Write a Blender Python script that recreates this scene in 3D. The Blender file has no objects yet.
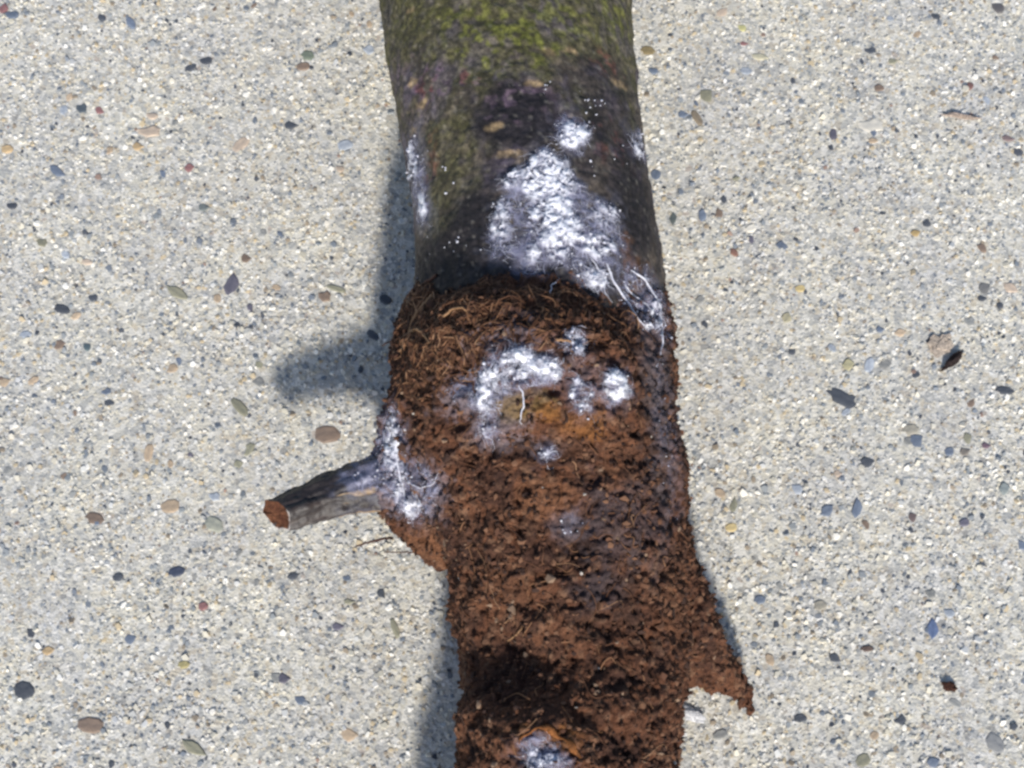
import bpy, math, random
import numpy as np
from mathutils import Vector, kdtree
from mathutils.bvhtree import BVHTree

random.seed(7)
rng = np.random.default_rng(11)
scene = bpy.context.scene
col = scene.collection
R = math.radians

# ------------------------------------------------------------------ camera, sky, sun, exposure
# working unit: U, 1 U = 0.244 mm on the concrete; everything is scaled to metres when it is linked
S = 0.25 / 1024
TILT = R(18.0)
HFOV = R(36.0)
D = 512 / math.tan(HFOV / 2)
CAM = np.array([0.0, -D * math.sin(TILT), D * math.cos(TILT)])
FWD = np.array([0.0, math.sin(TILT), -math.cos(TILT)])
UPV = np.array([0.0, math.cos(TILT), math.sin(TILT)])

cd = bpy.data.cameras.new('camera')
cam = bpy.data.objects.new('camera', cd)
col.objects.link(cam)
cd.sensor_width = 36.0
cd.lens = 18.0 / math.tan(HFOV / 2)
cd.clip_start = 0.01
cd.clip_end = 50.0
cam.location = tuple(CAM * S)
cam.rotation_euler = (TILT, 0, 0)
scene.camera = cam

SUN_EL = R(34.0)
SUN_AZ = (0.11, -1.0)                      # where the sun stands, seen from the stem
w = bpy.data.worlds.new('World')
scene.world = w
w.use_nodes = True
wn = w.node_tree.nodes
sky = wn.new('ShaderNodeTexSky')
sky.sky_type = 'NISHITA'
sky.sun_disc = False
sky.sun_elevation = SUN_EL
sky.sun_rotation = math.atan2(SUN_AZ[0], SUN_AZ[1])
wn['Background'].inputs['Strength'].default_value = 0.15
w.node_tree.links.new(sky.outputs[0], wn['Background'].inputs['Color'])

sd = bpy.data.lights.new('sun', 'SUN')
sd.energy = 5.0
sd.angle = R(4.8)
sd.color = (1.0, 0.955, 0.88)
sun = bpy.data.objects.new('sun', sd)
col.objects.link(sun)
an = math.hypot(*SUN_AZ)
sdir = Vector((-SUN_AZ[0] / an * math.cos(SUN_EL), -SUN_AZ[1] / an * math.cos(SUN_EL), -math.sin(SUN_EL)))
sun.rotation_euler = sdir.to_track_quat('-Z', 'Y').to_euler()
sun.location = tuple(-sdir * 2.0)

scene.view_settings.view_transform = 'Standard'
scene.view_settings.look = 'None'
scene.view_settings.exposure = 0.04
scene.view_settings.gamma = 1.0
scene.view_settings.use_curve_mapping = False
scene.render.engine = 'CYCLES'
scene.cycles.filter_width = 2.8
scene.cycles.max_bounces = 6

# ------------------------------------------------------------------ helpers
def unproj(px, py, z):
    """the point at height z that the photograph shows at (px, py)"""
    d = FWD + (px - 512) / D * np.array([1.0, 0, 0]) + (384 - py) / D * UPV
    t = (z - CAM[2]) / d[2]
    return CAM + d * t

def ray(px, py):
    d = FWD + (px - 512) / D * np.array([1.0, 0, 0]) + (384 - py) / D * UPV
    return Vector(CAM), Vector(d / np.linalg.norm(d))

def sm(a, b, x):
    t = np.clip((x - a) / (b - a), 0, 1)
    return t * t * (3 - 2 * t)

def _hash(ix, iy, iz, seed):
    h = (ix.astype(np.uint32) * np.uint32(374761393) + iy.astype(np.uint32) * np.uint32(668265263)
         + iz.astype(np.uint32) * np.uint32(2147483647) + np.uint32((seed * 1274126177) & 0xffffffff))
    h = (h ^ (h >> np.uint32(13))) * np.uint32(1274126177)
    h = (h ^ (h >> np.uint32(16))) * np.uint32(2246822519)
    return h ^ (h >> np.uint32(15))

def _h01(ix, iy, iz, seed):
    return _hash(ix, iy, iz, seed).astype(np.float64) / 4294967295.0

def vnoise(P, scale, seed=0):
    """smooth noise in -1..1"""
    q = np.asarray(P, float) / scale + 1000.37
    i = np.floor(q).astype(np.int64)
    f = q - i
    u = f * f * f * (f * (f * 6 - 15) + 10)
    r = 0
    for dx in (0, 1):
        wx = u[:, 0] if dx else 1 - u[:, 0]
        for dy in (0, 1):
            wy = u[:, 1] if dy else 1 - u[:, 1]
            for dz in (0, 1):
                wz = u[:, 2] if dz else 1 - u[:, 2]
                r = r + wx * wy * wz * _h01(i[:, 0] + dx, i[:, 1] + dy, i[:, 2] + dz, seed)
    return r * 2 - 1

def fbm(P, scale, seed=0, octv=3):
    r = 0; a = 1.0; s = 0
    for k in range(octv):
        r = r + a * vnoise(P, scale / 2 ** k, seed + 17 * k); s += a; a *= 0.55
    return r / s * 1.5

def worley(P, scale, seed=0):
    """distance to the nearest feature point, and that cell's random value"""
    q = np.asarray(P, float) / scale + 500.11
    i = np.floor(q).astype(np.int64)
    best = np.full(len(q), 9.0); cid = np.zeros(len(q))
    for dx in (-1, 0, 1):
        for dy in (-1, 0, 1):
            for dz in (-1, 0, 1):
                c0, c1, c2 = i[:, 0] + dx, i[:, 1] + dy, i[:, 2] + dz
                a = _hash(c0, c1, c2, seed)
                x = c0 + (a & np.uint32(1023)) / 1023.0
                y = c1 + ((a >> np.uint32(10)) & np.uint32(1023)) / 1023.0
                z = c2 + ((a >> np.uint32(20)) & np.uint32(1023)) / 1023.0
                d = (q[:, 0] - x) ** 2 + (q[:, 1] - y) ** 2 + (q[:, 2] - z) ** 2
                m = d < best
                best = np.where(m, d, best)
                cid = np.where(m, _h01(c0, c1, c2, seed + 5), cid)
    return np.sqrt(best), cid

def lerp(a, b, t):
    return a + (np.asarray(b) - a) * t[:, None]

def normals(V, F):
    n = np.zeros_like(V)
    if F.shape[1] == 4:
        fn = np.cross(V[F[:, 2]] - V[F[:, 0]], V[F[:, 3]] - V[F[:, 1]])
    else:
        fn = np.cross(V[F[:, 1]] - V[F[:, 0]], V[F[:, 2]] - V[F[:, 0]])
    for k in range(F.shape[1]):
        for c in range(3):
            n[:, c] += np.bincount(F[:, k], fn[:, c], len(V))
    return n / np.maximum(np.linalg.norm(n, axis=1, keepdims=True), 1e-9)

def mesh_from(name, V, F, smooth=True, scale=S, colors=None):
    """F: an (n, k) array or a list of such arrays"""
    Fs = F if isinstance(F, list) else [F]
    me = bpy.data.meshes.new(name)
    me.vertices.add(len(V))
    me.vertices.foreach_set('co', (np.asarray(V, float) * scale).astype(np.float32).ravel())
    idx = np.concatenate([f.ravel() for f in Fs]).astype(np.int32)
    tot = np.concatenate([np.full(len(f), f.shape[1]) for f in Fs]).astype(np.int32)
    st = np.concatenate([[0], np.cumsum(tot)[:-1]]).astype(np.int32)
    me.loops.add(len(idx)); me.loops.foreach_set('vertex_index', idx)
    me.polygons.add(len(tot)); me.polygons.foreach_set('loop_start', st); me.polygons.foreach_set('loop_total', tot)
    me.polygons.foreach_set('use_smooth', np.full(len(tot), bool(smooth)))
    if colors is not None:
        a = me.attributes.new('tint', 'FLOAT_COLOR', 'POINT')
        c4 = np.ones((len(V), 4), np.float32); c4[:, :3] = colors
        a.data.foreach_set('color', c4.ravel())
    me.update(calc_edges=True)
    me.validate()
    return me

def link(name, me, mat=None, parent=None, loc=(0, 0, 0), rz=0.0):
    o = bpy.data.objects.new(name, me)
    col.objects.link(o)
    o.location = loc
    o.rotation_euler = (0, 0, rz)
    if mat and not me.materials:
        me.materials.append(mat)
    if parent:
        o.parent = parent
    return o

def tag(o, label=None, cat=None, group=None, kind=None):
    for k, v in (('label', label), ('category', cat), ('group', group), ('kind', kind)):
        if v:
            o[k] = v
    return o

def tubes(paths, radii, sides=4):
    """many thin tubes in one mesh: paths (n, k, 3), radii (n, k)"""
    n, k, _ = paths.shape
    T = np.gradient(paths, axis=1)
    T /= np.maximum(np.linalg.norm(T, axis=2, keepdims=True), 1e-9)
    ref = np.where(np.abs(T[..., 2:3]) > 0.9, np.array([1.0, 0, 0]), np.array([0, 0, 1.0]))
    A = np.cross(T, ref); A /= np.maximum(np.linalg.norm(A, axis=2, keepdims=True), 1e-9)
    B = np.cross(T, A)
    an = np.arange(sides) * 2 * np.pi / sides
    V = paths[:, :, None, :] + radii[:, :, None, None] * (A[:, :, None, :] * np.cos(an)[None, None, :, None]
                                                         + B[:, :, None, :] * np.sin(an)[None, None, :, None])
    base = np.arange(n)[:, None, None] * (k * sides)
    i = np.arange(k - 1)[None, :, None] * sides
    j = np.arange(sides)[None, None, :]
    j2 = (j + 1) % sides
    F = np.stack([base + i + j, base + i + j2, base + i + sides + j2, base + i + sides + j], -1).reshape(-1, 4)
    return V.reshape(-1, 3), F

# icosahedron used for crumbs
def ico():
    t = (1 + 5 ** 0.5) / 2
    v = np.array([(-1, t, 0), (1, t, 0), (-1, -t, 0), (1, -t, 0), (0, -1, t), (0, 1, t), (0, -1, -t), (0, 1, -t),
                  (t, 0, -1), (t, 0, 1), (-t, 0, -1), (-t, 0, 1)], float)
    f = np.array([(0, 11, 5), (0, 5, 1), (0, 1, 7), (0, 7, 10), (0, 10, 11), (1, 5, 9), (5, 11, 4), (11, 10, 2),
                  (10, 7, 6), (7, 1, 8), (3, 9, 4), (3, 4, 2), (3, 2, 6), (3, 6, 8), (3, 8, 9), (4, 9, 5), (2, 4, 11),
                  (6, 2, 10), (8, 6, 7), (9, 8, 1)])
    return v / np.linalg.norm(v[0]), f
ICO_V, ICO_F = ico()

def crumbs(P, rad):
    n = len(P)
    J = 1 + rng.uniform(-0.5, 0.5, (n, 12, 1))
    sc = rng.uniform(0.5, 1.35, (n, 1, 3))
    V = ICO_V[None] * J * sc * rad[:, None, None] + P[:, None, :]
    F = ICO_F[None] + (np.arange(n) * 12)[:, None, None]
    return V.reshape(-1, 3), F.reshape(-1, 3)

# ------------------------------------------------------------------ materials
def material(name, rough=0.8, spec=0.3):
    m = bpy.data.materials.new(name)
    m.use_nodes = True
    b = m.node_tree.nodes['Principled BSDF']
    b.inputs['Roughness'].default_value = rough
    b.inputs['Specular IOR Level'].default_value = spec
    return m, m.node_tree.nodes, m.node_tree.links, b

def ramp(nodes, stops, interp='LINEAR'):
    r = nodes.new('ShaderNodeValToRGB')
    cr = r.color_ramp
    cr.interpolation = interp
    while len(cr.elements) < len(stops):
        cr.elements.new(0.5)
    for e, (p, c) in zip(cr.elements, stops):
        e.position = p
        e.color = (*c, 1)
    return r

def noise_node(nodes, links, scale, detail=4, rough=0.6):
    tc = nodes.new('ShaderNodeTexCoord')
    n = nodes.new('ShaderNodeTexNoise')
    n.inputs['Scale'].default_value = scale
    n.inputs['Detail'].default_value = detail
    n.inputs['Roughness'].default_value = rough
    links.new(tc.outputs['Object'], n.inputs['Vector'])
    return n

def mult(nodes, links, a, b, fac=1.0):
    m = nodes.new('ShaderNodeMix')
    m.data_type = 'RGBA'; m.blend_type = 'MULTIPLY'
    m.inputs['Factor'].default_value = fac
    links.new(a, m.inputs['A']); links.new(b, m.inputs['B'])
    return m.outputs['Result']

def bump(nodes, links, bsdf, src, strength, dist):
    b = nodes.new('ShaderNodeBump')
    b.inputs['Strength'].default_value = strength
    b.inputs['Distance'].default_value = dist
    links.new(src, b.inputs['Height'])
    links.new(b.outputs['Normal'], bsdf.inputs['Normal'])

GRAIN_STOPS = [(0.00, (0.66, 0.62, 0.52)), (0.16, (0.78, 0.75, 0.68)), (0.29, (0.54, 0.51, 0.425)),
               (0.41, (0.42, 0.42, 0.40)), (0.53, (0.60, 0.60, 0.585)), (0.62, (0.27, 0.29, 0.305)),
               (0.72, (0.82, 0.80, 0.745)), (0.80, (0.52, 0.43, 0.29)), (0.87, (0.19, 0.215, 0.25)),
               (0.93, (0.07, 0.08, 0.10)), (0.955, (0.30, 0.25, 0.19)), (0.993, (0.30, 0.21, 0.17))]

# cement paste between the grains
M_paste, n_, l_, b_ = material('cement_paste', 0.9, 0.2)
tc = n_.new('ShaderNodeTexCoord')
vo = n_.new('ShaderNodeTexVoronoi'); vo.inputs['Scale'].default_value = 820
l_.new(tc.outputs['Object'], vo.inputs['Vector'])
sp = n_.new('ShaderNodeSeparateColor'); l_.new(vo.outputs['Color'], sp.inputs[0])
rp = ramp(n_, GRAIN_STOPS, 'CONSTANT'); l_.new(sp.outputs[0], rp.inputs['Fac'])
nz = noise_node(n_, l_, 1500, 3)
rp2 = ramp(n_, [(0.3, (0.46, 0.44, 0.39)), (0.7, (0.68, 0.655, 0.59))]); l_.new(nz.outputs['Fac'], rp2.inputs['Fac'])
mx = n_.new('ShaderNodeMix'); mx.data_type = 'RGBA'; mx.inputs['Factor'].default_value = 0.45
l_.new(rp2.outputs['Color'], mx.inputs['A']); l_.new(rp.outputs['Color'], mx.inputs['B'])
big = noise_node(n_, l_, 45, 4)
rb = ramp(n_, [(0.3, (0.83, 0.835, 0.87)), (0.7, (1.02, 1.005, 0.965))]); l_.new(big.outputs['Fac'], rb.inputs['Fac'])
l_.new(mult(n_, l_, mx.outputs['Result'], rb.outputs['Color']), b_.inputs['Base Color'])
bump(n_, l_, b_, nz.outputs['Fac'], 0.7, 0.0006)

# sand grains, one colour for each grain
M_grain, n_, l_, b_ = material('sand_grain', 0.65, 0.35)
ge = n_.new('ShaderNodeNewGeometry')
rp = ramp(n_, GRAIN_STOPS, 'CONSTANT'); l_.new(ge.outputs['Random Per Island'], rp.inputs['Fac'])
big = noise_node(n_, l_, 45, 4)
rb = ramp(n_, [(0.3, (0.83, 0.835, 0.87)), (0.7, (1.02, 1.005, 0.965))]); l_.new(big.outputs['Fac'], rb.inputs['Fac'])
l_.new(mult(n_, l_, rp.outputs['Color'], rb.outputs['Color']), b_.inputs['Base Color'])

# aggregate stones, tinted by their object colour
M_stone, n_, l_, b_ = material('aggregate_stone', 0.6, 0.4)
oi = n_.new('ShaderNodeObjectInfo')
nz = noise_node(n_, l_, 1.7, 5)
rs = ramp(n_, [(0.25, (0.62, 0.64, 0.68)), (0.75, (1.25, 1.2, 1.12))]); l_.new(nz.outputs['Fac'], rs.inputs['Fac'])
l_.new(mult(n_, l_, oi.outputs['Color'], rs.outputs['Color']), b_.inputs['Base Color'])
bump(n_, l_, b_, nz.outputs['Fac'], 0.35, 0.0006)

def tinted(name, rough, spec, nscale, lo, hi, bstr=0.4, bdist=0.0003):
    m, n, l, b = material(name, rough, spec)
    at = n.new('ShaderNodeAttribute'); at.attribute_name = 'tint'
    nz = noise_node(n, l, nscale, 5, 0.65)
    r = ramp(n, [(0.28, lo), (0.72, hi)]); l.new(nz.outputs['Fac'], r.inputs['Fac'])
    l.new(mult(n, l, at.outputs['Color'], r.outputs['Color']), b.inputs['Base Color'])
    if bstr:
        bump(n, l, b, nz.outputs['Fac'], bstr, bdist)
    return m

M_bark = tinted('bark', 0.68, 0.22, 1600, (0.5, 0.5, 0.55), (1.42, 1.4, 1.33), 0.35, 0.0003)
M_soil = tinted('soil', 0.9, 0.15, 1700, (0.34, 0.33, 0.33), (1.5, 1.45, 1.4), 0.8, 0.0006)
M_stub = tinted('stub_wood', 0.5, 0.35, 1500, (0.55, 0.55, 0.58), (1.4, 1.4, 1.35), 0.4, 0.0003)

M_crumb, n_, l_, b_ = material('soil_or_shade_crumb', 0.9, 0.2)
ge = n_.new('ShaderNodeNewGeometry')
rp = ramp(n_, [(0.0, (0.085, 0.040, 0.025)), (0.3, (0.12, 0.058, 0.034)), (0.5, (0.04, 0.022, 0.017)),
               (0.8, (0.155, 0.08, 0.048)), (0.96, (0.21, 0.14, 0.095)), (0.996, (0.40, 0.36, 0.32))], 'CONSTANT')
l_.new(ge.outputs['Random Per Island'], rp.inputs['Fac']); l_.new(rp.outputs['Color'], b_.inputs['Base Color'])

M_fiber, n_, l_, b_ = material('root_fiber', 0.7, 0.3)
ge = n_.new('ShaderNodeNewGeometry')
rp = ramp(n_, [(0.0, (0.05, 0.022, 0.013)), (0.35, (0.13, 0.058, 0.03)), (0.75, (0.23, 0.115, 0.058)), (0.93, (0.32, 0.18, 0.10))], 'CONSTANT')
l_.new(ge.outputs['Random Per Island'], rp.inputs['Fac']); l_.new(rp.outputs['Color'], b_.inputs['Base Color'])

M_myc, n_, l_, b_ = material('mycelium', 0.55, 0.4)
nz = noise_node(n_, l_, 900, 5, 0.65)
rp = ramp(n_, [(0.3, (0.33, 0.335, 0.43)), (0.5, (0.58, 0.585, 0.66)), (0.72, (0.80, 0.80, 0.83))])
l_.new(nz.outputs['Fac'], rp.inputs['Fac']); l_.new(rp.outputs['Color'], b_.inputs['Base Color'])
bump(n_, l_, b_, nz.outputs['Fac'], 0.5, 0.0004)

# the film of mycelium: see-through where it is thin
M_film, n_, l_, b_ = material('mycelium_film', 0.5, 0.4)
at = n_.new('ShaderNodeAttribute'); at.attribute_name = 'tint'
nz = noise_node(n_, l_, 1300, 5, 0.7)
rp = ramp(n_, [(0.3, (0.62, 0.62, 0.68)), (0.6, (1.0, 1.0, 1.0))])
l_.new(nz.outputs['Fac'], rp.inputs['Fac'])
l_.new(mult(n_, l_, at.outputs['Color'], rp.outputs['Color']), b_.inputs['Base Color'])
aa = n_.new('ShaderNodeAttribute'); aa.attribute_name = 'cover'
l_.new(aa.outputs['Fac'], b_.inputs['Alpha'])
bump(n_, l_, b_, nz.outputs['Fac'], 0.6, 0.0005)

M_hypha, n_, l_, b_ = material('mycelium_thread', 0.5, 0.4)
b_.inputs['Base Color'].default_value = (0.52, 0.53, 0.62, 1)

# ------------------------------------------------------------------ the concrete
gx = np.concatenate([[-6000, -3000, -1500], np.arange(-800, 801, 10.0), [1500, 3000, 6000]])
gy = np.concatenate([[-6000, -3000, -1200], np.arange(-560, 661, 10.0), [1400, 3000, 6000]])
GX, GY = np.meshgrid(gx, gy)
V = np.stack([GX.ravel(), GY.ravel(), np.zeros(GX.size)], 1)
V[:, 2] = 0.5 * vnoise(V, 45, 3) + 0.3 * vnoise(V, 16, 4)
nx, ny = len(gx), len(gy)
ii = (np.arange(ny - 1)[:, None] * nx + np.arange(nx - 1)[None]).ravel()
F = np.stack([ii, ii + 1, ii + nx + 1, ii + nx], 1)
concrete = link('concrete_pavement', mesh_from('concrete_pavement', V, F), M_paste)
tag(concrete, 'weathered pale grey concrete with exposed sand and small stones', 'concrete', kind='structure')

# --- stones one can pick out: (px, py, length, width, angle, colour)
SL = (0.075, 0.085, 0.105); BL = (0.15, 0.185, 0.25); GR = (0.25, 0.255, 0.25); BR = (0.22, 0.165, 0.13)
TN = (0.46, 0.36, 0.26); OC = (0.46, 0.34, 0.20); RD = (0.27, 0.14, 0.14); PK = (0.50, 0.41, 0.33)
OL = (0.26, 0.255, 0.19); WH = (0.68, 0.65, 0.58); VI = (0.13, 0.125, 0.165); LB = (0.36, 0.40, 0.46)
STONES = [
    (842, 399, 31, 15, -35, SL), (917, 440, 14, 13, 10, BL), (232, 283, 24, 13, 70, VI), (62, 309, 17, 9, -10, SL),
    (24, 690, 19, 16, 15, SL), (90, 726, 24, 15, -12, BR), (327, 434, 25, 18, -5, BR), (239, 407, 23, 10, -50, OL),
    (193, 748, 27, 10, -35, OL), (177, 293, 28, 10, -35, OL), (291, 126, 15, 10, 0, SL), (82, 109, 13, 12, 0, (0.1, 0.125, 0.15)),
    (345, 145, 16, 12, 10, LB), (58, 172, 20, 9, -40, BL), (206, 61, 15, 10, 20, SL), (191, 68, 13, 8, 25, SL),
    (189, 168, 10, 9, 0, RD), (340, 169, 10, 8, 0, PK), (138, 147, 12, 11, 0, OC), (110, 150, 10, 7, 80, TN),
    (7, 149, 12, 10, 0, OC), (100, 111, 11, 7, -45, RD), (150, 132, 26, 13, 5, PK), (152, 116, 14, 8, 0, PK),
    (204, 208, 12, 10, 0, (0.15, 0.17, 0.17)), (246, 259, 11, 11, 0, BR), (12, 206, 13, 8, 10, SL), (42, 243, 13, 9, -20, OL),
    (308, 56, 14, 12, -20, (0.17, 0.2, 0.16)), (303, 67, 14, 10, 0, BR), (241, 145, 20, 12, 40, PK), (12, 15, 17, 10, 5, BL),
    (4, 8, 12, 9, 60, RD), (87, 262, 11, 6, 0, PK), (131, 23, 16, 8, -50, BL), (102, 18, 10, 7, -20, SL),
    (177, 572, 16, 10, 10, (0.06, 0.075, 0.12)), (214, 524, 19, 14, -35, (0.33, 0.34, 0.29)), (48, 651, 12, 8, 0, OC),
    (131, 639, 11, 9, 0, BL), (184, 665, 11, 8, 0, (0.34, 0.30, 0.15)), (203, 606, 9, 8, 0, RD), (294, 576, 12, 6, 10, SL),
    (381, 594, 11, 9, -50, SL), (170, 507, 18, 14, 0, TN), (95, 519, 18, 12, -20, BR), (284, 679, 13, 11, 0, VI),
    (338, 627, 12, 8, 0, VI), (349, 602, 11, 6, 0, OL), (325, 508, 10, 8, 0, BL), (215, 497, 12, 9, 0, LB),
    (93, 298, 11, 8, 10, SL), (87, 347, 9, 9, 0, (0.1, 0.14, 0.16)), (60, 345, 12, 10, 60, BR), (26, 335, 12, 8, 0, LB),
    (5, 382, 11, 9, 0, TN), (109, 403, 10, 6, 0, SL), (250, 308, 10, 7, -60, VI), (250, 449, 16, 9, 70, OL), (149, 453, 18, 9, 80, TN),
    (325, 297, 14, 12, 0, BR), (336, 289, 20, 6, -20, OL), (385, 300, 13, 10, -40, SL), (373, 335, 15, 8, -40, SL),
    (998, 8, 15, 14, 0, (0.13, 0.125, 0.13)), (936, 17, 11, 7, -20, SL), (871, 51, 14, 8, 8, SL), (833, 135, 8, 13, 0, VI),
    (831, 148, 6, 7, 0, SL), (879, 88, 10, 8, 0, BR), (1008, 139, 14, 8, -10, (0.2, 0.15, 0.15)), (1018, 152, 10, 9, 0, SL),
    (970, 86, 8, 10, -30, (0.18, 0.1, 0.09)), (872, 126, 30, 16, 5, WH), (697, 118, 20, 8, -55, (0.24, 0.2, 0.15)),
    (683, 115, 12, 10, 0, BL), (648, 51, 15, 11, -15, (0.3, 0.24, 0.13)), (653, 71, 12, 8, 0, BL), (742, 28, 10, 9, 0, (0.5, 0.48, 0.24)),
    (723, 12, 14, 9, 30, PK), (744, 44, 9, 6, 0, RD), (760, 57, 18, 7, -5, (0.42, 0.4, 0.3)), (656, 175, 11, 11, 60, BL),
    (707, 95, 14, 15, 20, OL), (673, 219, 8, 13, 0, (0.1, 0.12, 0.12)), (702, 215, 8, 14, 0, BL), (982, 248, 9, 12, 20, BR),
    (927, 223, 9, 8, 45, SL), (916, 233, 10, 7, 0, (0.45, 0.33, 0.16)), (782, 245, 9, 12, 60, BL), (734, 253, 10, 7, -50, (0.25, 0.14, 0.11)),
    (1005, 391, 18, 9, -10, SL), (965, 452, 11, 9, 20, (0.2, 0.18, 0.16)), (968, 438, 8, 11, 0, OL), (986, 446, 9, 7, 0, (0.15, 0.1, 0.13)),
    (949, 452, 9, 9, 0, BL), (868, 462, 14, 10, -10, SL), (838, 474, 8, 8, 0, PK), (857, 507, 20, 9, 75, BL), (827, 511, 15, 10, 30, BL),
    (797, 489, 12, 11, 0, LB), (913, 517, 8, 9, 0, (0.13, 0.1, 0.1)), (1004, 489, 11, 12, 0, (0.22, 0.25, 0.25)), (964, 523, 10, 8, 0, VI),
    (734, 505, 16, 8, 80, OL), (731, 528, 11, 9, 0, (0.6, 0.48, 0.25)), (933, 629, 20, 10, 80, (0.1, 0.14, 0.25)),
    (867, 649, 12, 6, 0, (0.1, 0.07, 0.06)), (931, 594, 11, 9, 0, GR), (949, 613, 12, 9, 0, LB),
    (995, 743, 20, 15, -40, (0.22, 0.225, 0.23)), (863, 761, 14, 12, 20, OL), (934, 762, 12, 9, 0, BL), (900, 720, 12, 6, 25, SL),
    (800, 718, 12, 8, 0, SL), (820, 605, 12, 10, 0, (0.33, 0.31, 0.26)), (834, 658, 12, 8, -40, SL), (955, 703, 12, 7, -40, GR),
    (885, 365, 13, 10, 0, GR), (911, 430, 16, 12, 0, (0.35, 0.33, 0.28)), (869, 365, 16, 9, 80, LB), (848, 365, 12, 12, 0, (0.42, 0.39, 0.25)),
    (985, 288, 12, 12, 0, (0.17, 0.17, 0.17)), (982, 299, 10, 7, 0, SL), (1000, 306, 7, 7, 0, SL), (930, 342, 8, 8, 50, SL), (880, 330, 9, 8, 0, BL),
    (900, 333, 12, 8, 0, TN), (970, 322, 12, 10, 0, GR), (1010, 288, 16, 10, -40, PK), (800, 289, 10, 8, 0, (0.5, 0.4, 0.2)),
    (787, 318, 12, 10, 60, (0.43, 0.4, 0.28)), (700, 300, 10, 8, 0, GR), (720, 735, 14, 9, 10, GR), (760, 600, 11, 9, 0, BL),
    (770, 660, 9, 12, 30, TN), (350, 735, 16, 11, -20, TN), (300, 700, 12, 9, 0, BL), (395, 628, 20, 6, -65, OL),
]
STONE_MESH = []
for s_ in range(9):                                   # nine worn shapes, flat topped, about unit size
    m_ = 10
    an_ = np.arange(m_) * 2 * np.pi / m_ + rng.uniform(-0.27, 0.27, m_) + rng.uniform(0, 1)
    rr_ = 0.5 * rng.uniform(0.70, 1.16, m_)
    if s_ % 3 == 0: rr_ = (np.roll(rr_, 1) + 2 * rr_ + np.roll(rr_, -1)) / 4 * 1.05
    ring = np.stack([np.cos(an_) * rr_, np.sin(an_) * rr_], 1)
    top = ring * rng.uniform(0.72, 0.88, (m_, 1))
    v_ = np.concatenate([np.c_[ring * 1.03, np.full(m_, -0.12)], np.c_[ring, np.full(m_, 0.035)],
                         np.c_[top, 0.10 + rng.uniform(-0.02, 0.03, m_)], [[0, 0, 0.115]]])
    q_ = []
    for a_ in range(m_):
        b2 = (a_ + 1) % m_
        q_ += [(a_, b2, m_ + b2, m_ + a_), (m_ + a_, m_ + b2, 2 * m_ + b2, 2 * m_ + a_)]
    t_ = [(2 * m_ + a_, 2 * m_ + (a_ + 1) % m_, 3 * m_) for a_ in range(m_)]
    me = mesh_from('stone', v_, [np.array(q_), np.array(t_)], smooth=False, scale=1.0)
    me.materials.append(M_stone)
    STONE_MESH.append(me)

stone_keep = []                                        # footprints kept free of sand
def add_stone(X, Y, L, W, ang, c, proud=1.0):
    o = link('stone', random.choice(STONE_MESH), None, concrete, (X * S, Y * S, 0.25 * S), R(ang))
    o.scale = (L * S, W * S, 9 * proud * S)
    j = random.uniform(0.85, 1.15)
    o.color = (c[0] * j, c[1] * j, c[2] * j, 1)
    stone_keep.append((X, Y, L * 0.46, W * 0.46, R(ang)))
for (px, py, L, W, ang, c) in STONES:
    p = unproj(px, py, 0)
    add_stone(p[0], p[1], L * 1.02, W * 1.06, ang, c, random.uniform(0.7, 1.2))
PAL = [SL, BL, GR, BR, TN, OL, LB, GR, LB, WH, VI, BL, TN, SL, (0.4, 0.4, 0.38)]
cnt = 0
while cnt < 130:                                        # the smaller ones between them
    X = random.uniform(-640, 640); Y = random.uniform(-440, 520)
    if -150 < X < 190: continue
    L = random.uniform(7, 12.5)
    add_stone(X, Y, L, L * random.uniform(0.55, 0.95), random.uniform(0, 180), random.choice(PAL), random.uniform(0.5, 1.0))
    cnt += 1

# --- sand: tens of thousands of worn grains set in the paste
N = 86000
C = np.stack([rng.uniform(-720, 720, N), rng.uniform(-500, 580, N)], 1)
C = C[~((C[:, 0] > -55) & (C[:, 0] < 120) & (C[:, 1] < 330))]
keep = np.ones(len(C), bool)
for (X, Y, a, b, an_) in stone_keep:
    near = np.abs(C - (X, Y)).max(1) < a + 2
    d = C[near] - (X, Y)
    u = d[:, 0] * math.cos(an_) + d[:, 1] * math.sin(an_); v = -d[:, 0] * math.sin(an_) + d[:, 1] * math.cos(an_)
    keep[np.where(near)[0][(u / (a + 1)) ** 2 + (v / (b + 1)) ** 2 < 1]] = False
C = C[keep]; N = len(C)
rad = np.clip(rng.lognormal(math.log(2.05), 0.42, N), 0.9, 5.4)
m_ = 5
an_ = (np.arange(m_) * 2 * np.pi / m_)[None] + rng.uniform(-0.35, 0.35, (N, m_)) + rng.uniform(0, 6.3, (N, 1))
rr_ = rad[:, None] * rng.uniform(0.75, 1.2, (N, m_))
el = rng.uniform(0.62, 1.0, N); ea = rng.uniform(0, np.pi, N)
lx, ly = np.cos(an_) * rr_, np.sin(an_) * rr_ * el[:, None]
rx_ = lx * np.cos(ea)[:, None] - ly * np.sin(ea)[:, None]; ry_ = lx * np.sin(ea)[:, None] + ly * np.cos(ea)[:, None]
hh = rad * rng.uniform(0.0, 0.30, N)
tx, ty = rng.normal(0, 0.13, (2, N))
low = np.stack([C[:, :1] + rx_, C[:, 1:] + ry_, np.full((N, m_), -1.6)], -1)
sh = rng.uniform(0.5, 0.72, (N, 1))
top = np.stack([C[:, :1] + rx_ * sh, C[:, 1:] + ry_ * sh, hh[:, None] + 0.3 + tx[:, None] * rx_ + ty[:, None] * ry_], -1)
V = np.concatenate([low, top], 1).reshape(-1, 3)
base = (np.arange(N) * 2 * m_)[:, None]
j = np.arange(m_)[None]; j2 = (j + 1) % m_
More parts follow.
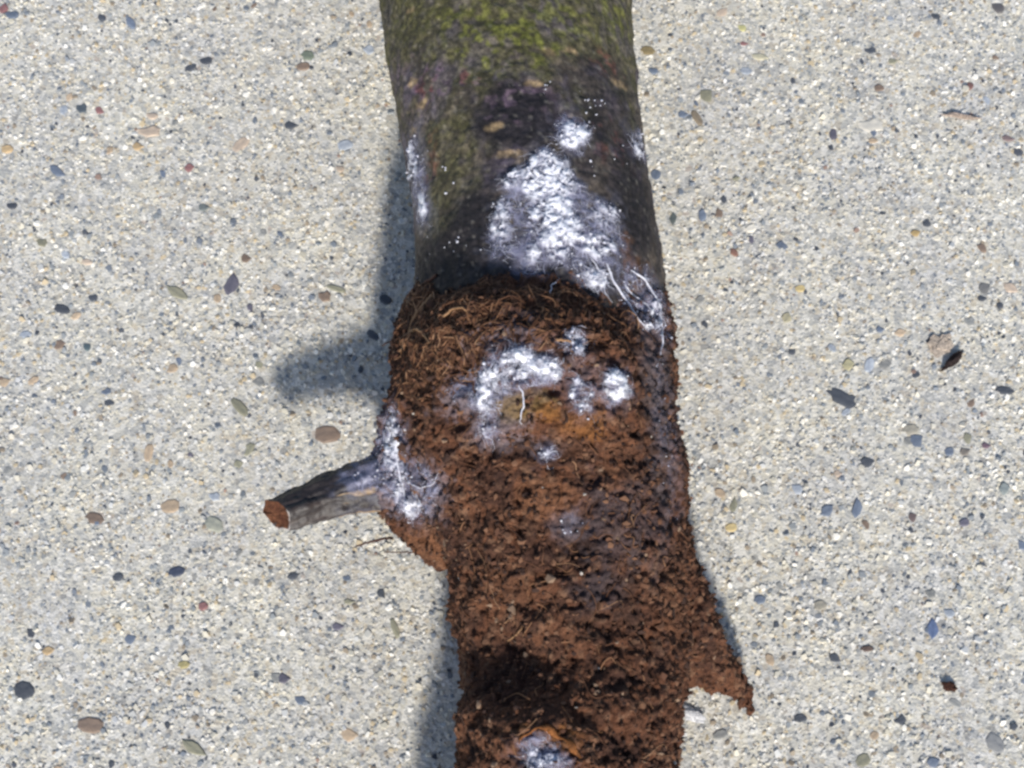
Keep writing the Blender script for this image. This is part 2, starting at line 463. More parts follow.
Q = np.stack([base + j, base + j2, base + m_ + j2, base + m_ + j], -1).reshape(-1, 4)
H = base + m_ + np.arange(m_)[None]
sand = link('sand_grains', mesh_from('sand_grains', V, [Q, H], smooth=False), M_grain, concrete)
tag(sand, kind='stuff')

# ------------------------------------------------------------------ the stem
stem = bpy.data.objects.new('rotted_stem', None)
col.objects.link(stem)
p0 = unproj(555, 400, 0)
stem.location = (p0[0] * S, p0[1] * S, 0)
OFF = np.array([p0[0], p0[1], 0.0])
tag(stem, 'mossy plant stem with soil caked root crown and white fungus, lying on concrete', 'plant stem')

def part(name, V, F, mat, parent=None, smooth=True, colors=None, label=None, kind=None):
    me = mesh_from(name, np.asarray(V) - OFF, F, smooth, S, colors)
    o = link(name, me, mat, parent or stem)
    return tag(o, label=label, kind=kind)

def rows_interp(rows, n):
    rows = np.array(rows, float)
    t = np.linspace(rows[0, 0], rows[-1, 0], n)
    out = [t]
    for c in range(1, rows.shape[1]):
        # smooth the piecewise-linear outline a little
        y = np.interp(t, rows[:, 0], rows[:, c])
        kk = np.ones(max(3, n // 30)); kk /= kk.sum()
        pad = len(kk)
        yp = np.pad(y, pad, mode='reflect', reflect_type='odd')
        y = np.convolve(yp, kk, 'same')[pad:-pad]
        out.append(y)
    return np.stack(out, 1)

def loft(rows, n, m, power=2.0, slant=0.0):
    """rows: (py, x left, x right, height of the axis, vertical radius) read off the photograph's outline"""
    rr = rows_interp(rows, n)
    th = np.arange(m) * 2 * np.pi / m
    V = np.zeros((n, m, 3))
    for i_, (py, xl, xr, zc, rz) in enumerate(rr):
        a = unproj(xl, py, zc); b = unproj(xr, py, zc)
        cx = (a[0] + b[0]) / 2; rx = (b[0] - a[0]) / 2
        c_, s_ = np.cos(th), np.sin(th)
        V[i_, :, 0] = cx + rx * np.sign(c_) * np.abs(c_) ** (2 / power)
        V[i_, :, 2] = zc + rz * np.sign(s_) * np.abs(s_) ** (2 / power)
        V[i_, :, 1] = a[1] - slant * (V[i_, :, 2] - zc)
    i2 = np.arange(n - 1)[:, None] * m
    j = np.arange(m)[None]; j2 = (j + 1) % m
    F = np.stack([i2 + j, i2 + m + j, i2 + m + j2, i2 + j2], -1).reshape(-1, 4)
    return V.reshape(-1, 3), F

# ---- bark: the upper, mossy length of the stem (its lower end is inside the soil)
BARK_ROWS = [(-330, 350, 612, 113, 112), (-150, 364, 622, 113, 112), (0, 379.5, 631, 115, 114), (50, 386, 634, 117, 115),
             (100, 393, 637, 119, 116), (150, 404, 645, 121, 117), (200, 413, 652, 123, 118), (250, 416, 660, 124, 119),
             (290, 414, 664, 125, 119), (340, 412, 664, 125, 116), (420, 420, 660, 122, 112), (520, 450, 660, 115, 100)]
NB, MB = 560, 440
BV, BF = loft(BARK_ROWS, NB, MB)
BF = BF[:, ::-1].copy()
BN = normals(BV, BF)
st = BV * np.array([1, 0.14, 1])                       # stretched along the stem: fibres and fissures
BD = (2.0 * fbm(BV, 70, 1) + 1.5 * fbm(BV, 22, 2) + 0.7 * fbm(st, 9, 3, 3) + 0.6 * vnoise(BV, 6, 6) + 0.7 * vnoise(BV, 3.2, 7) + 0.25 * vnoise(st, 4, 8))
fis = sm(0.25, 0.75, fbm(st, 14, 9, 2))
BD -= 1.0 * fis
wl, _ = worley(BV, 13, 4)
BD += 0.8 * (0.6 - wl) * sm(0.0, 0.5, vnoise(BV, 60, 15) + 0.3)
BV2 = BV + BN * BD[:, None]
BV2[:, 2] = np.maximum(BV2[:, 2], 0.6)
bark_bvh = BVHTree.FromPolygons(BV2.tolist(), BF.tolist())

# ---- soil mass round the root crown
SOIL_ROWS = [(264, 458, 630, 124, 104), (276, 440, 652, 125, 112), (288, 424, 662, 125, 121), (300, 412, 667, 126, 134), (312, 404, 670, 126, 146), (326, 399, 672, 126, 151),
             (350, 393, 674, 126, 148), (400, 390, 678, 124, 138), (440, 396, 680, 120, 125),
(480, 412, 684, 116, 116), (520, 432, 688, 112, 112),
             (560, 447, 692, 108, 108), (600, 452, 690, 105, 105), (650, 456, 687, 104, 103), (700, 460, 684, 106, 104),
             (740, 460, 678, 108, 106), (768, 458, 676, 109, 107), (850, 452, 674, 108, 106), (960, 450, 670, 100, 98), (1010, 470, 650, 95, 80)]
def blob_path(pts, m=20, n=14):
    """rounded tube through (px, py, z, radius)"""
    P = np.array([unproj(a, b, c) for (a, b, c, r) in pts]); rr = np.array([q[3] for q in pts], float)
    t = np.linspace(0, len(pts) - 1, n)
    Pc = np.stack([np.interp(t, np.arange(len(pts)), P[:, c]) for c in range(3)], 1)
    rc = np.interp(t, np.arange(len(pts)), rr)
    v, f = tubes(Pc[None], rc[None], m)
    v = np.concatenate([v, [Pc[0], Pc[-1]]])
    caps = [(len(v) - 2, (a + 1) % m, a) for a in range(m)] + [(len(v) - 1, (n - 1) * m + a, (n - 1) * m + (a + 1) % m) for a in range(m)]
    return v, f, np.array(caps)

def union(parts, voxel, smooth_it):
    """voxel union of closed shapes"""
    vs, fs, o = [], [], 0
    for (v, flist) in parts:
        for f in flist: fs += (f + o).tolist()
        vs.append(v); o += len(v)
    me = bpy.data.meshes.new('tmp'); me.from_pydata(np.concatenate(vs).tolist(), [], fs)
    ob = bpy.data.objects.new('tmp', me); col.objects.link(ob)
    md = ob.modifiers.new('r', 'REMESH'); md.mode = 'VOXEL'; md.voxel_size = voxel
    ms = ob.modifiers.new('s', 'SMOOTH'); ms.factor = 0.5; ms.iterations = smooth_it
    ev = ob.evaluated_get(bpy.context.evaluated_depsgraph_get())
    m2 = ev.to_mesh()
    V = np.zeros(len(m2.vertices) * 3); m2.vertices.foreach_get('co', V); V = V.reshape(-1, 3)
    m2.calc_loop_triangles()
    nq = len(m2.polygons)
    lt = np.zeros(nq, np.int32); m2.polygons.foreach_get('loop_total', lt)
    li = np.zeros(len(m2.loops), np.int32); m2.loops.foreach_get('vertex_index', li)
    if (lt == 4).all():
        F = li.reshape(-1, 4)
    else:
        F = np.zeros(len(m2.loop_triangles) * 3, np.int32); m2.loop_triangles.foreach_get('vertices', F); F = F.reshape(-1, 3)
    ev.to_mesh_clear()
    bpy.data.objects.remove(ob); bpy.data.meshes.remove(me)
    return V, F

sv, sf = loft(SOIL_ROWS, 90, 64, slant=0.36)
sv = np.concatenate([sv, [sv[:64].mean(0), sv[-64:].mean(0)]])
cap = np.array([(len(sv) - 2, a, (a + 1) % 64) for a in range(64)] + [(len(sv) - 1, 89 * 64 + (a + 1) % 64, 89 * 64 + a) for a in range(64)])
flare = blob_path([(445, 395, 110, 46), (428, 430, 110, 45), (414, 470, 104, 38), (408, 497, 98, 33), (428, 512, 88, 36), (462, 530, 84, 40)])
flare2 = blob_path([(470, 470, 104, 50), (400, 486, 104, 28), (384, 487, 106, 23), (376, 486, 106, 16)])
lowroot = blob_path([(520, 840, 100, 50), (488, 905, 110, 44), (466, 955, 112, 36), (456, 990, 112, 28)])
shoulder = blob_path([(640, 550, 115, 48), (656, 590, 100, 44), (666, 650, 85, 34)])
SV, SF = union([(sv, [sf, cap])] + [(v, [f, c]) for (v, f, c) in (flare, flare2, lowroot, shoulder)], 1.6, 10)
SV[:, 1] += (8 * fbm(SV * np.array([1, 0.1, 1]), 55, 88) + 5 * vnoise(SV * np.array([1, 0.1, 1]), 16, 89)) * sm(20, 120, SV[:, 1])
SV[:, 1] -= 13 * sm(20, 80, SV[:, 0]) * sm(40, 110, SV[:, 1]) * sm(200, 240, SV[:, 2])
base_bvh = BVHTree.FromPolygons(SV.tolist(), SF.tolist())

def hit(bvh, px, py):
    o, d = ray(px, py)
    loc, n, i_, dist = bvh.ray_cast(o, d)
    return None if loc is None else (np.array(loc), np.array(n))

def soil_displace(SV, SF, big=1.0, seed=0):
    SN = normals(SV, SF)
    f1, c1 = worley(SV + 3 * np.stack([vnoise(SV, 12, 80 + c) for c in range(3)], 1), 12, 21 + seed)
    f2, c2 = worley(SV, 6.0, 22 + seed)
    cl = fbm(SV, 30, 23 + seed)
    d = big * 5.0 * fbm(SV, 55, 24 + seed) + 3.2 * cl
    f3, c3 = worley(SV, 3.6, 27 + seed)
    d += 3.4 * (0.62 - f1) * (0.4 + c1) + 4.6 * (0.55 - f2) * (0.3 + c2) + 3.6 * (0.55 - f3) * (0.3 + c3)
    d += 1.6 * vnoise(SV, 4, 28 + seed)
    pits = sm(0.22, 0.7, fbm(SV, 15, 25 + seed, 2))
    d -= 4.5 * pits
    d -= 3.0 * sm(0.35, 0.75, fbm(SV, 6.5, 29 + seed, 2))
    crack = sm(0.10, 0.0, np.abs(vnoise(SV * np.array([1, 0.8, 1]), 34, 26 + seed)))
    d -= 2.6 * crack
    return d, SN, pits, c1, c2, cl, crack

SD, SN, pits, c1, c2, cl, crack = soil_displace(SV, SF)
# hollows and knobs of the crown
for (px, py, sx, sy, amp) in [(555, 385, 60, 42, 12), (555, 300, 110, 14, 5), (508, 664, 44, 22, -17), (490, 715, 36, 22, 5), (545, 748, 42, 30, 20),
                              (640, 700, 30, 40, 6), (560, 452, 60, 8, -8), (540, 500, 22, 14, 5), (575, 545, 14, 18, -7), (470, 545, 10, 30, -8),
                              (500, 560, 40, 26, 6), (625, 500, 20, 50, 6), (605, 620, 24, 30, -6), (548, 752, 13, 10, -12), (618, 306, 46, 34, -19), (470, 640, 30, 16, -4)]:
    h = hit(base_bvh, px, py)
    if h is None: continue
    c = h[0]; nn = h[1]
    d = SV - c
    dz = d @ nn
    SD += amp * np.exp(-(d[:, 0] / sx) ** 2 - (d[:, 1] / sy) ** 2 - (dz / (1.2 * max(sx, sy))) ** 2)
# the upper rim thins out over the bark
SV2 = SV + SN * SD[:, None]
SV2[:, 2] = np.maximum(SV2[:, 2], 0.6)
soil_bvh = BVHTree.FromPolygons(SV2.tolist(), SF.tolist())

# ---- right spur of root, caked in soil
sp1 = blob_path([(648, 590, 100, 44), (668, 612, 92, 44), (682, 640, 80, 38), (694, 672, 60, 28)])
sp2 = blob_path([(664, 648, 66, 34), (702, 663, 50, 25), (726, 676, 38, 18), (741, 689, 30, 11), (748, 703, 26, 6), (751, 712, 24, 3)])
PV, PF = union([(v, [f, c]) for (v, f, c) in (sp1, sp2)], 1.6, 8)
PD, PN, ppits, pc1, pc2, pcl, pcr = soil_displace(PV, PF, 0.5, 40)
PV2 = PV + PN * PD[:, None] * 0.9
PV2[:, 2] = np.maximum(PV2[:, 2], 0.6)
spur_bvh = BVHTree.FromPolygons(PV2.tolist(), PF.tolist())

# ---- cut stub of the side root on the left
A = unproj(277, 515, 112); Bq = unproj(340, 492, 108); Cq = unproj(398, 478, 104)
ns, ms = 70, 96
t = np.linspace(0, 1, ns)
path = np.stack([np.interp(t, [0, 0.5, 1], [A[c], Bq[c], Cq[c]]) for c in range(3)], 1)
ax = Cq - A; ax /= np.linalg.norm(ax)
side = np.cross([0, 0, 1], ax); side /= np.linalg.norm(side)     # towards the top of the picture
up = np.cross(ax, side)
# cross-section: flat-sided, corner up towards the camera
cor = np.array([(0.98, 0.05), (0.62, 0.78), (-0.28, 0.92), (-1.0, 0.05), (-0.7, -0.75), (0.55, -0.8)])
th = np.linspace(0, len(cor), ms, endpoint=False)
sec = np.stack([np.interp(th, np.arange(len(cor) + 1), np.r_[cor[:, q], cor[0, q]]) for q in range(2)], 1)
for _ in range(2): sec = (np.roll(sec, 1, 0) + 2 * sec + np.roll(sec, -1, 0)) / 4
rad = np.interp(t, [0, 0.1, 0.6, 1], [16.5, 18.5, 23.5, 32])
# the end is cut slanting: its face looks down-left
cutn = np.array([-0.56, -0.50, 0.66]); cutn /= np.linalg.norm(cutn)
TV = path[:, None, :] + rad[:, None, None] * (sec[None, :, :1] * side + 0.75 * sec[None, :, 1:] * up)
for i_ in range(ns):
    wgt = (1 - t[i_]) ** 3
    sh_ = ((TV[i_] - path[i_]) @ cutn) / (cutn @ ax)
    TV[i_] -= np.outer(sh_ * wgt, ax)
TV = TV.reshape(-1, 3)
i2 = np.arange(ns - 1)[:, None] * ms; j = np.arange(ms)[None]; j2 = (j + 1) % ms
TF = np.stack([i2 + j, i2 + j2, i2 + ms + j2, i2 + ms + j], -1).reshape(-1, 4)
TN_ = normals(TV, TF)
if (TN_[5 * ms] @ (TV[5 * ms] - path[5])) < 0: TF = TF[:, ::-1]; TN_ = -TN_
rel = TV - A
al = rel @ ax; sdv_ = rel @ side
sst = np.stack([al * 0.16, sdv_, rel @ up], 1)
TV2 = TV + TN_ * (1.6 * fbm(sst, 7, 61) + 0.8 * vnoise(TV, 4, 62) + 2.6 * fbm(TV, 26, 63))[:, None]
m1 = fbm(sst, 7, 64); m2 = fbm(TV, 10, 65)
c = np.tile(np.array([0.022, 0.018, 0.019]), (len(TV), 1))
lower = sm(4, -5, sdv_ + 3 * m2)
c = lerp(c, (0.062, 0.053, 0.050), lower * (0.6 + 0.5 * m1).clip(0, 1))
c = lerp(c, (0.03, 0.022, 0.02), sm(0.15, 0.5, fbm(TV, 8, 69)) * 0.7)
c = lerp(c, (0.05, 0.032, 0.026), sm(0.1, 0.6, m1) * 0.6)
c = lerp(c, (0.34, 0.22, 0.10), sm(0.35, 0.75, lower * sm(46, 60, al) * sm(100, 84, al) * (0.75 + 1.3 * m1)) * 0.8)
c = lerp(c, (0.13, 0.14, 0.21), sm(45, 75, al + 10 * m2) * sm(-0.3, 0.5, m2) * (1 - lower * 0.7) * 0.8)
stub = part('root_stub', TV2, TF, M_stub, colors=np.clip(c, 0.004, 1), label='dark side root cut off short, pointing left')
# its cut face, with a paler rim of bark
rim = TV2[:ms]
cen = rim.mean(0)
rings = [rim * 1.0, cen + (rim - cen) * 0.86 - cutn * 0.6, cen + (rim - cen) * 0.55 - cutn * 1.2, cen + (rim - cen) * 0.25 - cutn * 1.2]
fv = np.concatenate(rings + [[cen - cutn * 1.0]])
fv[ms:] += (1.5 * vnoise(fv[ms:], 3.5, 66) + 2.2 * vnoise(fv[ms:], 8, 67))[:, None] * cutn
ff = []
for q in range(3):
    a_ = q * ms
    ff.append(np.stack([a_ + np.arange(ms), a_ + (np.arange(ms) + 1) % ms, a_ + ms + (np.arange(ms) + 1) % ms, a_ + ms + np.arange(ms)], -1))
tri = np.stack([3 * ms + np.arange(ms), 3 * ms + (np.arange(ms) + 1) % ms, np.full(ms, 4 * ms)], -1)
fc = np.tile(np.array([0.115, 0.050, 0.028]), (len(fv), 1))
fc = lerp(fc, (0.075, 0.03, 0.018), sm(-0.1, 0.5, fbm(fv, 6, 68)))
rimw = np.zeros(len(fv)); rimw[:ms] = 1
selr = ((fv - cen) @ np.array([0.75, -0.6, 0.0])) > 6
fc = lerp(fc, (0.6, 0.58, 0.56), rimw * selr)
part('cut_face', fv, [np.concatenate(ff)] + [tri], M_soil, parent=stub, colors=fc, label='red brown cut end of the side root')
stub_bvh = BVHTree.FromPolygons(TV2.tolist(), TF.tolist())

def hit_all(px, py):
    best = None
    for b in (bark_bvh, soil_bvh, spur_bvh, stub_bvh):
        h = hit(b, px, py)
        if h is not None:
            dd = np.linalg.norm(h[0] - CAM)
            if best is None or dd < best[0]:
                best = (dd, h[0], h[1], b)
    return best

# ---- mycelium: outline (photograph), thickness, share of gaps, threads
PATCH = [   # label, outline, thickness, threads, thick cores (px, py, rx, ry, k), thin places
    ('large clotted white fungus patch on the dark bark', [(545, 150), (560, 158), (572, 170), (582, 186), (584, 197), (600, 196), (614, 204), (620, 220), (625, 240), (622, 258), (610, 266), (598, 266),
      (580, 268), (560, 272), (540, 276), (520, 272), (503, 264), (488, 258), (486, 238), (494, 212), (503, 200), (506, 180), (513, 171), (525, 165), (535, 155)], 5.5, 1300,
      [(545, 180, 30, 30, 1.0), (548, 210, 24, 26, 1.0), (562, 236, 24, 24, 0.95), (535, 255, 10, 14, 0.7), (598, 246, 20, 14, 0.75), (602, 214, 20, 16, 0.5), (500, 222, 11, 26, 0.7), (560, 258, 14, 10, 0.6), (512, 180, 10, 10, 0.7)],
      [(517, 238, 10, 11, 1.0), (574, 210, 8, 8, 0.7), (557, 214, 7, 5, 0.6), (505, 262, 20, 8, 0.5), (548, 268, 30, 6, 0.5)]),
    ('fungus lobe at the soil edge below the large patch', [(572, 262), (592, 264), (604, 272), (609, 286), (600, 294), (586, 287), (574, 276)], 3.6, 260, [(595, 279, 15, 11, 1.05)], []),
    ('small white fungus tuft above the large patch', [(556, 126), (564, 115), (573, 120), (590, 131), (588, 148), (580, 158), (565, 150), (554, 140)], 3.6, 220, [(572, 136, 17, 15, 1.1)], []),
    ('white fungus fleck at the right edge of the bark', [(629, 130), (638, 132), (644, 150), (643, 162), (633, 152)], 2.4, 40, [(637, 146, 8, 13, 0.9)], []),
    ('pale fungus streak down the left side of the bark', [(408, 143), (416, 139), (421, 165), (428, 190), (434, 212), (432, 226), (421, 222), (413, 190)], 2.0, 130, [(413, 165, 5, 28, 0.8), (424, 205, 6, 16, 0.8)], []),
    ('arched white fungus patch on the root crown', [(474, 410), (462, 400), (452, 402), (450, 390), (468, 378), (480, 364), (492, 350), (505, 344), (520, 345), (535, 352), (552, 353), (563, 371), (553, 386), (530, 388), (515, 393), (505, 404), (500, 414), (502, 430), (494, 444), (480, 444), (476, 430)], 4.6, 900,
      [(520, 364, 26, 15, 1.0), (547, 368, 16, 14, 1.0), (496, 376, 16, 18, 0.95), (484, 398, 12, 18, 0.9), (486, 432, 8, 10, 0.55)], [(515, 405, 20, 8, 0.8), (494, 418, 12, 6, 0.5)]),
    ('small fungus tuft right above the arched patch', [(558, 340), (568, 329), (581, 326), (585, 346), (579, 358), (565, 349)], 3.0, 130, [(573, 338, 9, 8, 0.9), (577, 350, 5, 6, 0.8)], []),
    ('bright white fungus knob on the root crown', [(601, 377), (612, 369), (625, 372), (628, 388), (633, 394), (628, 400), (620, 402), (608, 407), (601, 398), (606, 386)], 4.6, 120, [(615, 386, 14, 16, 1.2), (624, 394, 8, 6, 1)], []),
    ('white fungus veil over the base of the side root', [(384, 410), (394, 399), (405, 425), (408, 452), (430, 470), (440, 490), (432, 512), (420, 524), (406, 520), (394, 505), (372, 492), (352, 490), (348, 476), (364, 458), (378, 436)], 2.8, 620,
      [(394, 440, 9, 34, 0.8), (400, 480, 8, 22, 0.75), (411, 508, 10, 12, 0.8), (365, 480, 12, 8, 0.3)], [(420, 478, 12, 10, 0.4)]),
    ('round white fungus spot on brown soil', [(539, 448), (547, 444), (554, 450), (553, 460), (544, 461), (538, 456)], 2.6, 30, [(546, 453, 6, 6, 1.1)], []),
    ('fungus dabs beside the bright knob', [(569, 384), (577, 375), (586, 382), (598, 389), (597, 398), (590, 402), (592, 412), (580, 415), (572, 404)], 2.4, 120, [(576, 383, 5, 6, 0.9), (573, 394, 4, 6, 0.8), (583, 408, 7, 4, 1.0), (592, 394, 4, 3, 0.9)], [(583, 395, 6, 5, 0.7)]),
    ('white fungus in the knot at the bottom', [(518, 744), (532, 735), (548, 738), (563, 748), (570, 762), (558, 778), (534, 780), (518, 767)], 2.6, 200, [(548, 760, 14, 9, 0.85), (532, 758, 6, 8, 0.6)], [(540, 748, 12, 6, 0.7)]),
    ('fungus film over the right flank of the soil', [(606, 258), (628, 264), (644, 270), (660, 290), (668, 315), (667, 345), (655, 338), (645, 326), (632, 312), (618, 290)], 1.6, 200, [(657, 318, 6, 18, 0.75), (648, 326, 9, 6, 0.7), (626, 296, 7, 16, 0.5), (646, 282, 9, 5, 0.5)], [(640, 292, 10, 12, 0.8)]),
    ('streaky fungus film down the right edge of the soil', [(650, 345), (664, 348), (673, 400), (679, 460), (680, 520), (668, 520), (660, 460), (652, 400)], 0.8, 24, [(658, 368, 5, 12, 0.22)], []),
    ('faint bluish fungus wisp on the lower soil', [(560, 512), (575, 508), (584, 524), (578, 540), (566, 538), (558, 526)], 0.8, 16, [(568, 532, 6, 5, 0.15)], []),
]
film_bark, film_soil = [], []

def poly_sd(poly, X, Y):
    """distance inside a polygon (negative outside)"""
    P = np.array(poly, float); Q = np.roll(P, -1, 0)
    inside = np.zeros(X.shape, bool); dm = np.full(X.shape, 1e9)
    for (a, b) in zip(P, Q):
        e = b - a
        t = np.clip(((X - a[0]) * e[0] + (Y - a[1]) * e[1]) / (e @ e), 0, 1)
        dm = np.minimum(dm, np.hypot(X - a[0] - t * e[0], Y - a[1] - t * e[1]))
        c = ((a[1] > Y) != (b[1] > Y)) & (X < (b[0] - a[0]) * (Y - a[1]) / (b[1] - a[1] + 1e-12) + a[0])
        inside ^= c
    return np.where(inside, dm, -dm)

def walk(bvh, p, d, n, step, lift, wob):
    pts = []
    p = Vector(p); d = Vector(d)
    for k in range(n):
        loc, nn, i_, ds = bvh.find_nearest(p)
        if loc is None: break
        pts.append(np.array(loc) + np.array(nn) * lift)
        d = (d - nn * d.dot(nn))
        if d.length < 1e-6: d = Vector((1, 0, 0))
        d.normalize()
        d = d + Vector(np.random.normal(0, wob, 3))
        p = loc + d * step
    return pts
np.random.seed(5)

for pi, (lab, poly, amp, nthr, cores, thins) in enumerate(PATCH):
    P = np.array(poly, float)
    x0, y0 = P.min(0) - 8; x1, y1 = P.max(0) + 8
    stp = 1.2
    xs = np.arange(x0, x1, stp); ys = np.arange(y0, y1, stp)
    X, Y = np.meshgrid(xs, ys)
    sdv = poly_sd(poly, X, Y)
    pts = np.full(X.shape + (3,), np.nan); nor = np.zeros(X.shape + (3,)); own = np.zeros(X.shape, int)
    for a in range(X.shape[0]):
        for b in range(X.shape[1]):
            if sdv[a, b] > -6:
                h = hit_all(X[a, b], Y[a, b])
                if h is not None:
                    pts[a, b] = h[1]; nor[a, b] = h[2]; own[a, b] = 1 if h[3] is bark_bvh else 2
    ok = ~np.isnan(pts[..., 0])
    W = np.where(ok[..., None], pts, 0).reshape(-1, 3)
    sh_ = X.shape
    wn_ = fbm(W, 18, 60 + pi).reshape(sh_); wf = fbm(W, 7, 90 + pi, 2).reshape(sh_)
    wrp = W + 3.0 * np.stack([vnoise(W, 9, 200 + c_) for c_ in range(3)], 1)
    rg = np.maximum(1 - np.abs(vnoise(wrp, 9, 130 + pi)) * 2.2, 1 - np.abs(vnoise(wrp, 5, 150 + pi)) * 2.4).reshape(sh_)
    rg = np.clip(rg, 0, 1) ** 2.2                                 # web of strands
    wrp2 = W + 3.4 * np.stack([vnoise(W, 6, 220 + c_) for c_ in range(3)], 1)
    fa, _ = worley(wrp2, 4.4, 120 + pi); fb_, _ = worley(wrp2, 9.0, 140 + pi)
    fl = np.clip(np.where(vnoise(W, 13, 230) > 0, fa, fb_ * 0.9) + 0.18 * vnoise(W, 2.6, 231), 0, 1).reshape(sh_)
    Xw = X + 4 * vnoise(W, 11, 210).reshape(sh_); Yw = Y + 4 * vnoise(W, 11, 211).reshape(sh_)
    core = np.zeros(sh_)
    for (cx, cy, rx, ry, kk) in cores:
        core = np.maximum(core, kk * sm(1.25, 0.35, np.hypot((Xw - cx) / rx, (Yw - cy) / ry)))
    thin = np.zeros(sh_)
    for (cx, cy, rx, ry, kk) in thins:
        thin = np.maximum(thin, kk * sm(1.2, 0.4, np.hypot((Xw - cx) / rx, (Yw - cy) / ry)))
    veil = 0.22 if lab.startswith(('streaky', 'faint')) else 1.0
    edge = sm(-6, 9, sdv + 3.5 * wn_ + 2.5 * wf) * veil
    core = core * (1 - thin)
    clot = np.clip(core * (1.05 - 0.7 * sm(0.42, 0.75, fl)) + 0.45 * wf * core + 0.25 * wn_ * core, 0, 1)
    cover = np.clip(edge * (0.14 + 0.72 * rg * (1 - thin * 0.6) + 0.25 * wn_) + 0.85 * clot * sm(-4, 2, sdv + 3 * wf), 0, 1)
    cover = np.where(cover < 0.04, 0, cover)
    hgt = 0.6 + amp * clot * (0.75 + 0.5 * (0.6 - fl)) + 0.7 * rg
    # average normals so that the sheet is not torn by the crumbs beneath
    mnorm = nor[ok].mean(0); mnorm /= np.linalg.norm(mnorm)
    nv = nor * 0.5 + mnorm * 0.5
    VV = pts + nv * hgt[..., None]
    white = sm(0.2, 1.0, clot + 0.2 * rg)[..., None]
    tintc = np.array([0.27, 0.27, 0.37]) * (1 - white) + np.array([0.86, 0.865, 0.90]) * white
    idx = np.arange(X.size).reshape(sh_)
    a, b, c, d = idx[:-1, :-1], idx[:-1, 1:], idx[1:, 1:], idx[1:, :-1]
    cm = np.max([cover[:-1, :-1], cover[:-1, 1:], cover[1:, 1:], cover[1:, :-1]], 0)
    okf = ok[:-1, :-1] & ok[:-1, 1:] & ok[1:, 1:] & ok[1:, :-1]
    zz = np.nan_to_num(pts @ FWD)                                  # no faces across a jump in depth
    jump = np.ptp(np.stack([zz[:-1, :-1], zz[:-1, 1:], zz[1:, 1:], zz[1:, :-1]]), axis=0)
    selm = okf & (cm > 0) & (jump < 9)
    Fq = np.stack([a[selm], d[selm], c[selm], b[selm]], -1)
    used = np.unique(Fq); mp = np.full(X.size, -1); mp[used] = np.arange(len(used))
    par = part('mycelium_patch', VV.reshape(-1, 3)[used], mp[Fq], M_film, colors=tintc.reshape(-1, 3)[used], label=lab)
    at_ = par.data.attributes.new('cover', 'FLOAT', 'POINT')
    at_.data.foreach_set('value', cover.ravel()[used].astype(np.float32))
    # cottony clots in the thick parts, short curled threads everywhere
    wg = np.where(ok, clot ** 1.5 + 0.03 * edge, 0).ravel(); wg = wg / wg.sum()
    na = int(nthr * 0.55)
    ci = np.random.choice(X.size, na, p=wg)
    gp = VV.reshape(-1, 3)[ci] + np.random.normal(0, 0.5, (na, 3))
    gv, gf = crumbs(gp, np.clip(np.random.lognormal(math.log(0.6), 0.45, na), 0.25, 1.6))
    part('mycelium_fluff', gv, gf, M_myc, parent=par, kind='stuff')
    wg = np.where(ok & (sdv > -2), edge * (0.15 + clot), 0).ravel(); wg = wg / wg.sum()
    paths = []
    for ci_ in np.random.choice(X.size, int(nthr * 0.6), p=wg):
        hh_ = float(hgt.ravel()[ci_])
        p = VV.reshape(-1, 3)[ci_]
        bb = bark_bvh if own.ravel()[ci_] == 1 else soil_bvh
        path = walk(bb, p, np.random.normal(0, 1, 3), 6, np.random.uniform(0.8, 2.4), hh_ * 0.8 + np.random.uniform(0, 0.8), 0.5)
        if len(path) == 6 and np.linalg.norm(path[0] - p) < 8: paths.append(path)
    if paths and veil == 1.0:
        Pa = np.array(paths)
        r0 = np.random.uniform(0.08, 0.22, (len(Pa), 1)) * np.array([[0.5, 1, 1, 0.9, 0.8, 0.4]])
        tv, tf = tubes(Pa, r0, 3)
        part('mycelium_threads', tv, tf, M_hypha, parent=par, kind='stuff')
    far = ok & (sdv > -4) & (own == 1)
    film_bark.extend(pts[::4, ::4][far[::4, ::4]].tolist())
    far = ok & (sdv > -4) & (own == 2)
    film_soil.extend(pts[::4, ::4][far[::4, ::4]].tolist())

# loose cords of mycelium on the right flank and over the crown
def cord(pts_px, r, wob=2.0, lift=2.0):
    P = []
    pts_px = np.array(pts_px, float)
    t = np.linspace(0, len(pts_px) - 1, 9 * len(pts_px))
    from_x = np.interp(t, np.arange(len(pts_px)), pts_px[:, 0]); from_y = np.interp(t, np.arange(len(pts_px)), pts_px[:, 1])
    kk = np.ones(5) / 5
    from_x = np.convolve(np.pad(from_x, 2, mode='edge'), kk, 'valid'); from_y = np.convolve(np.pad(from_y, 2, mode='edge'), kk, 'valid')
    for a, b in zip(from_x, from_y):
        h = hit_all(a + np.random.normal(0, wob * 0.4), b)
        if h is not None: P.append(h[1] + h[2] * lift)
    P = np.array(P)
    for _ in range(5): P[1:-1] = (P[:-2] + P[1:-1] * 2 + P[2:]) / 4
    rr = 0.6 * r * np.interp(np.linspace(0, 1, len(P)), [0, 0.15, 0.6, 1], [0.4, 1, 0.9, 0.25]) * np.random.uniform(0.75, 1.25, len(P))
    return tubes(P[None], rr[None], 6)
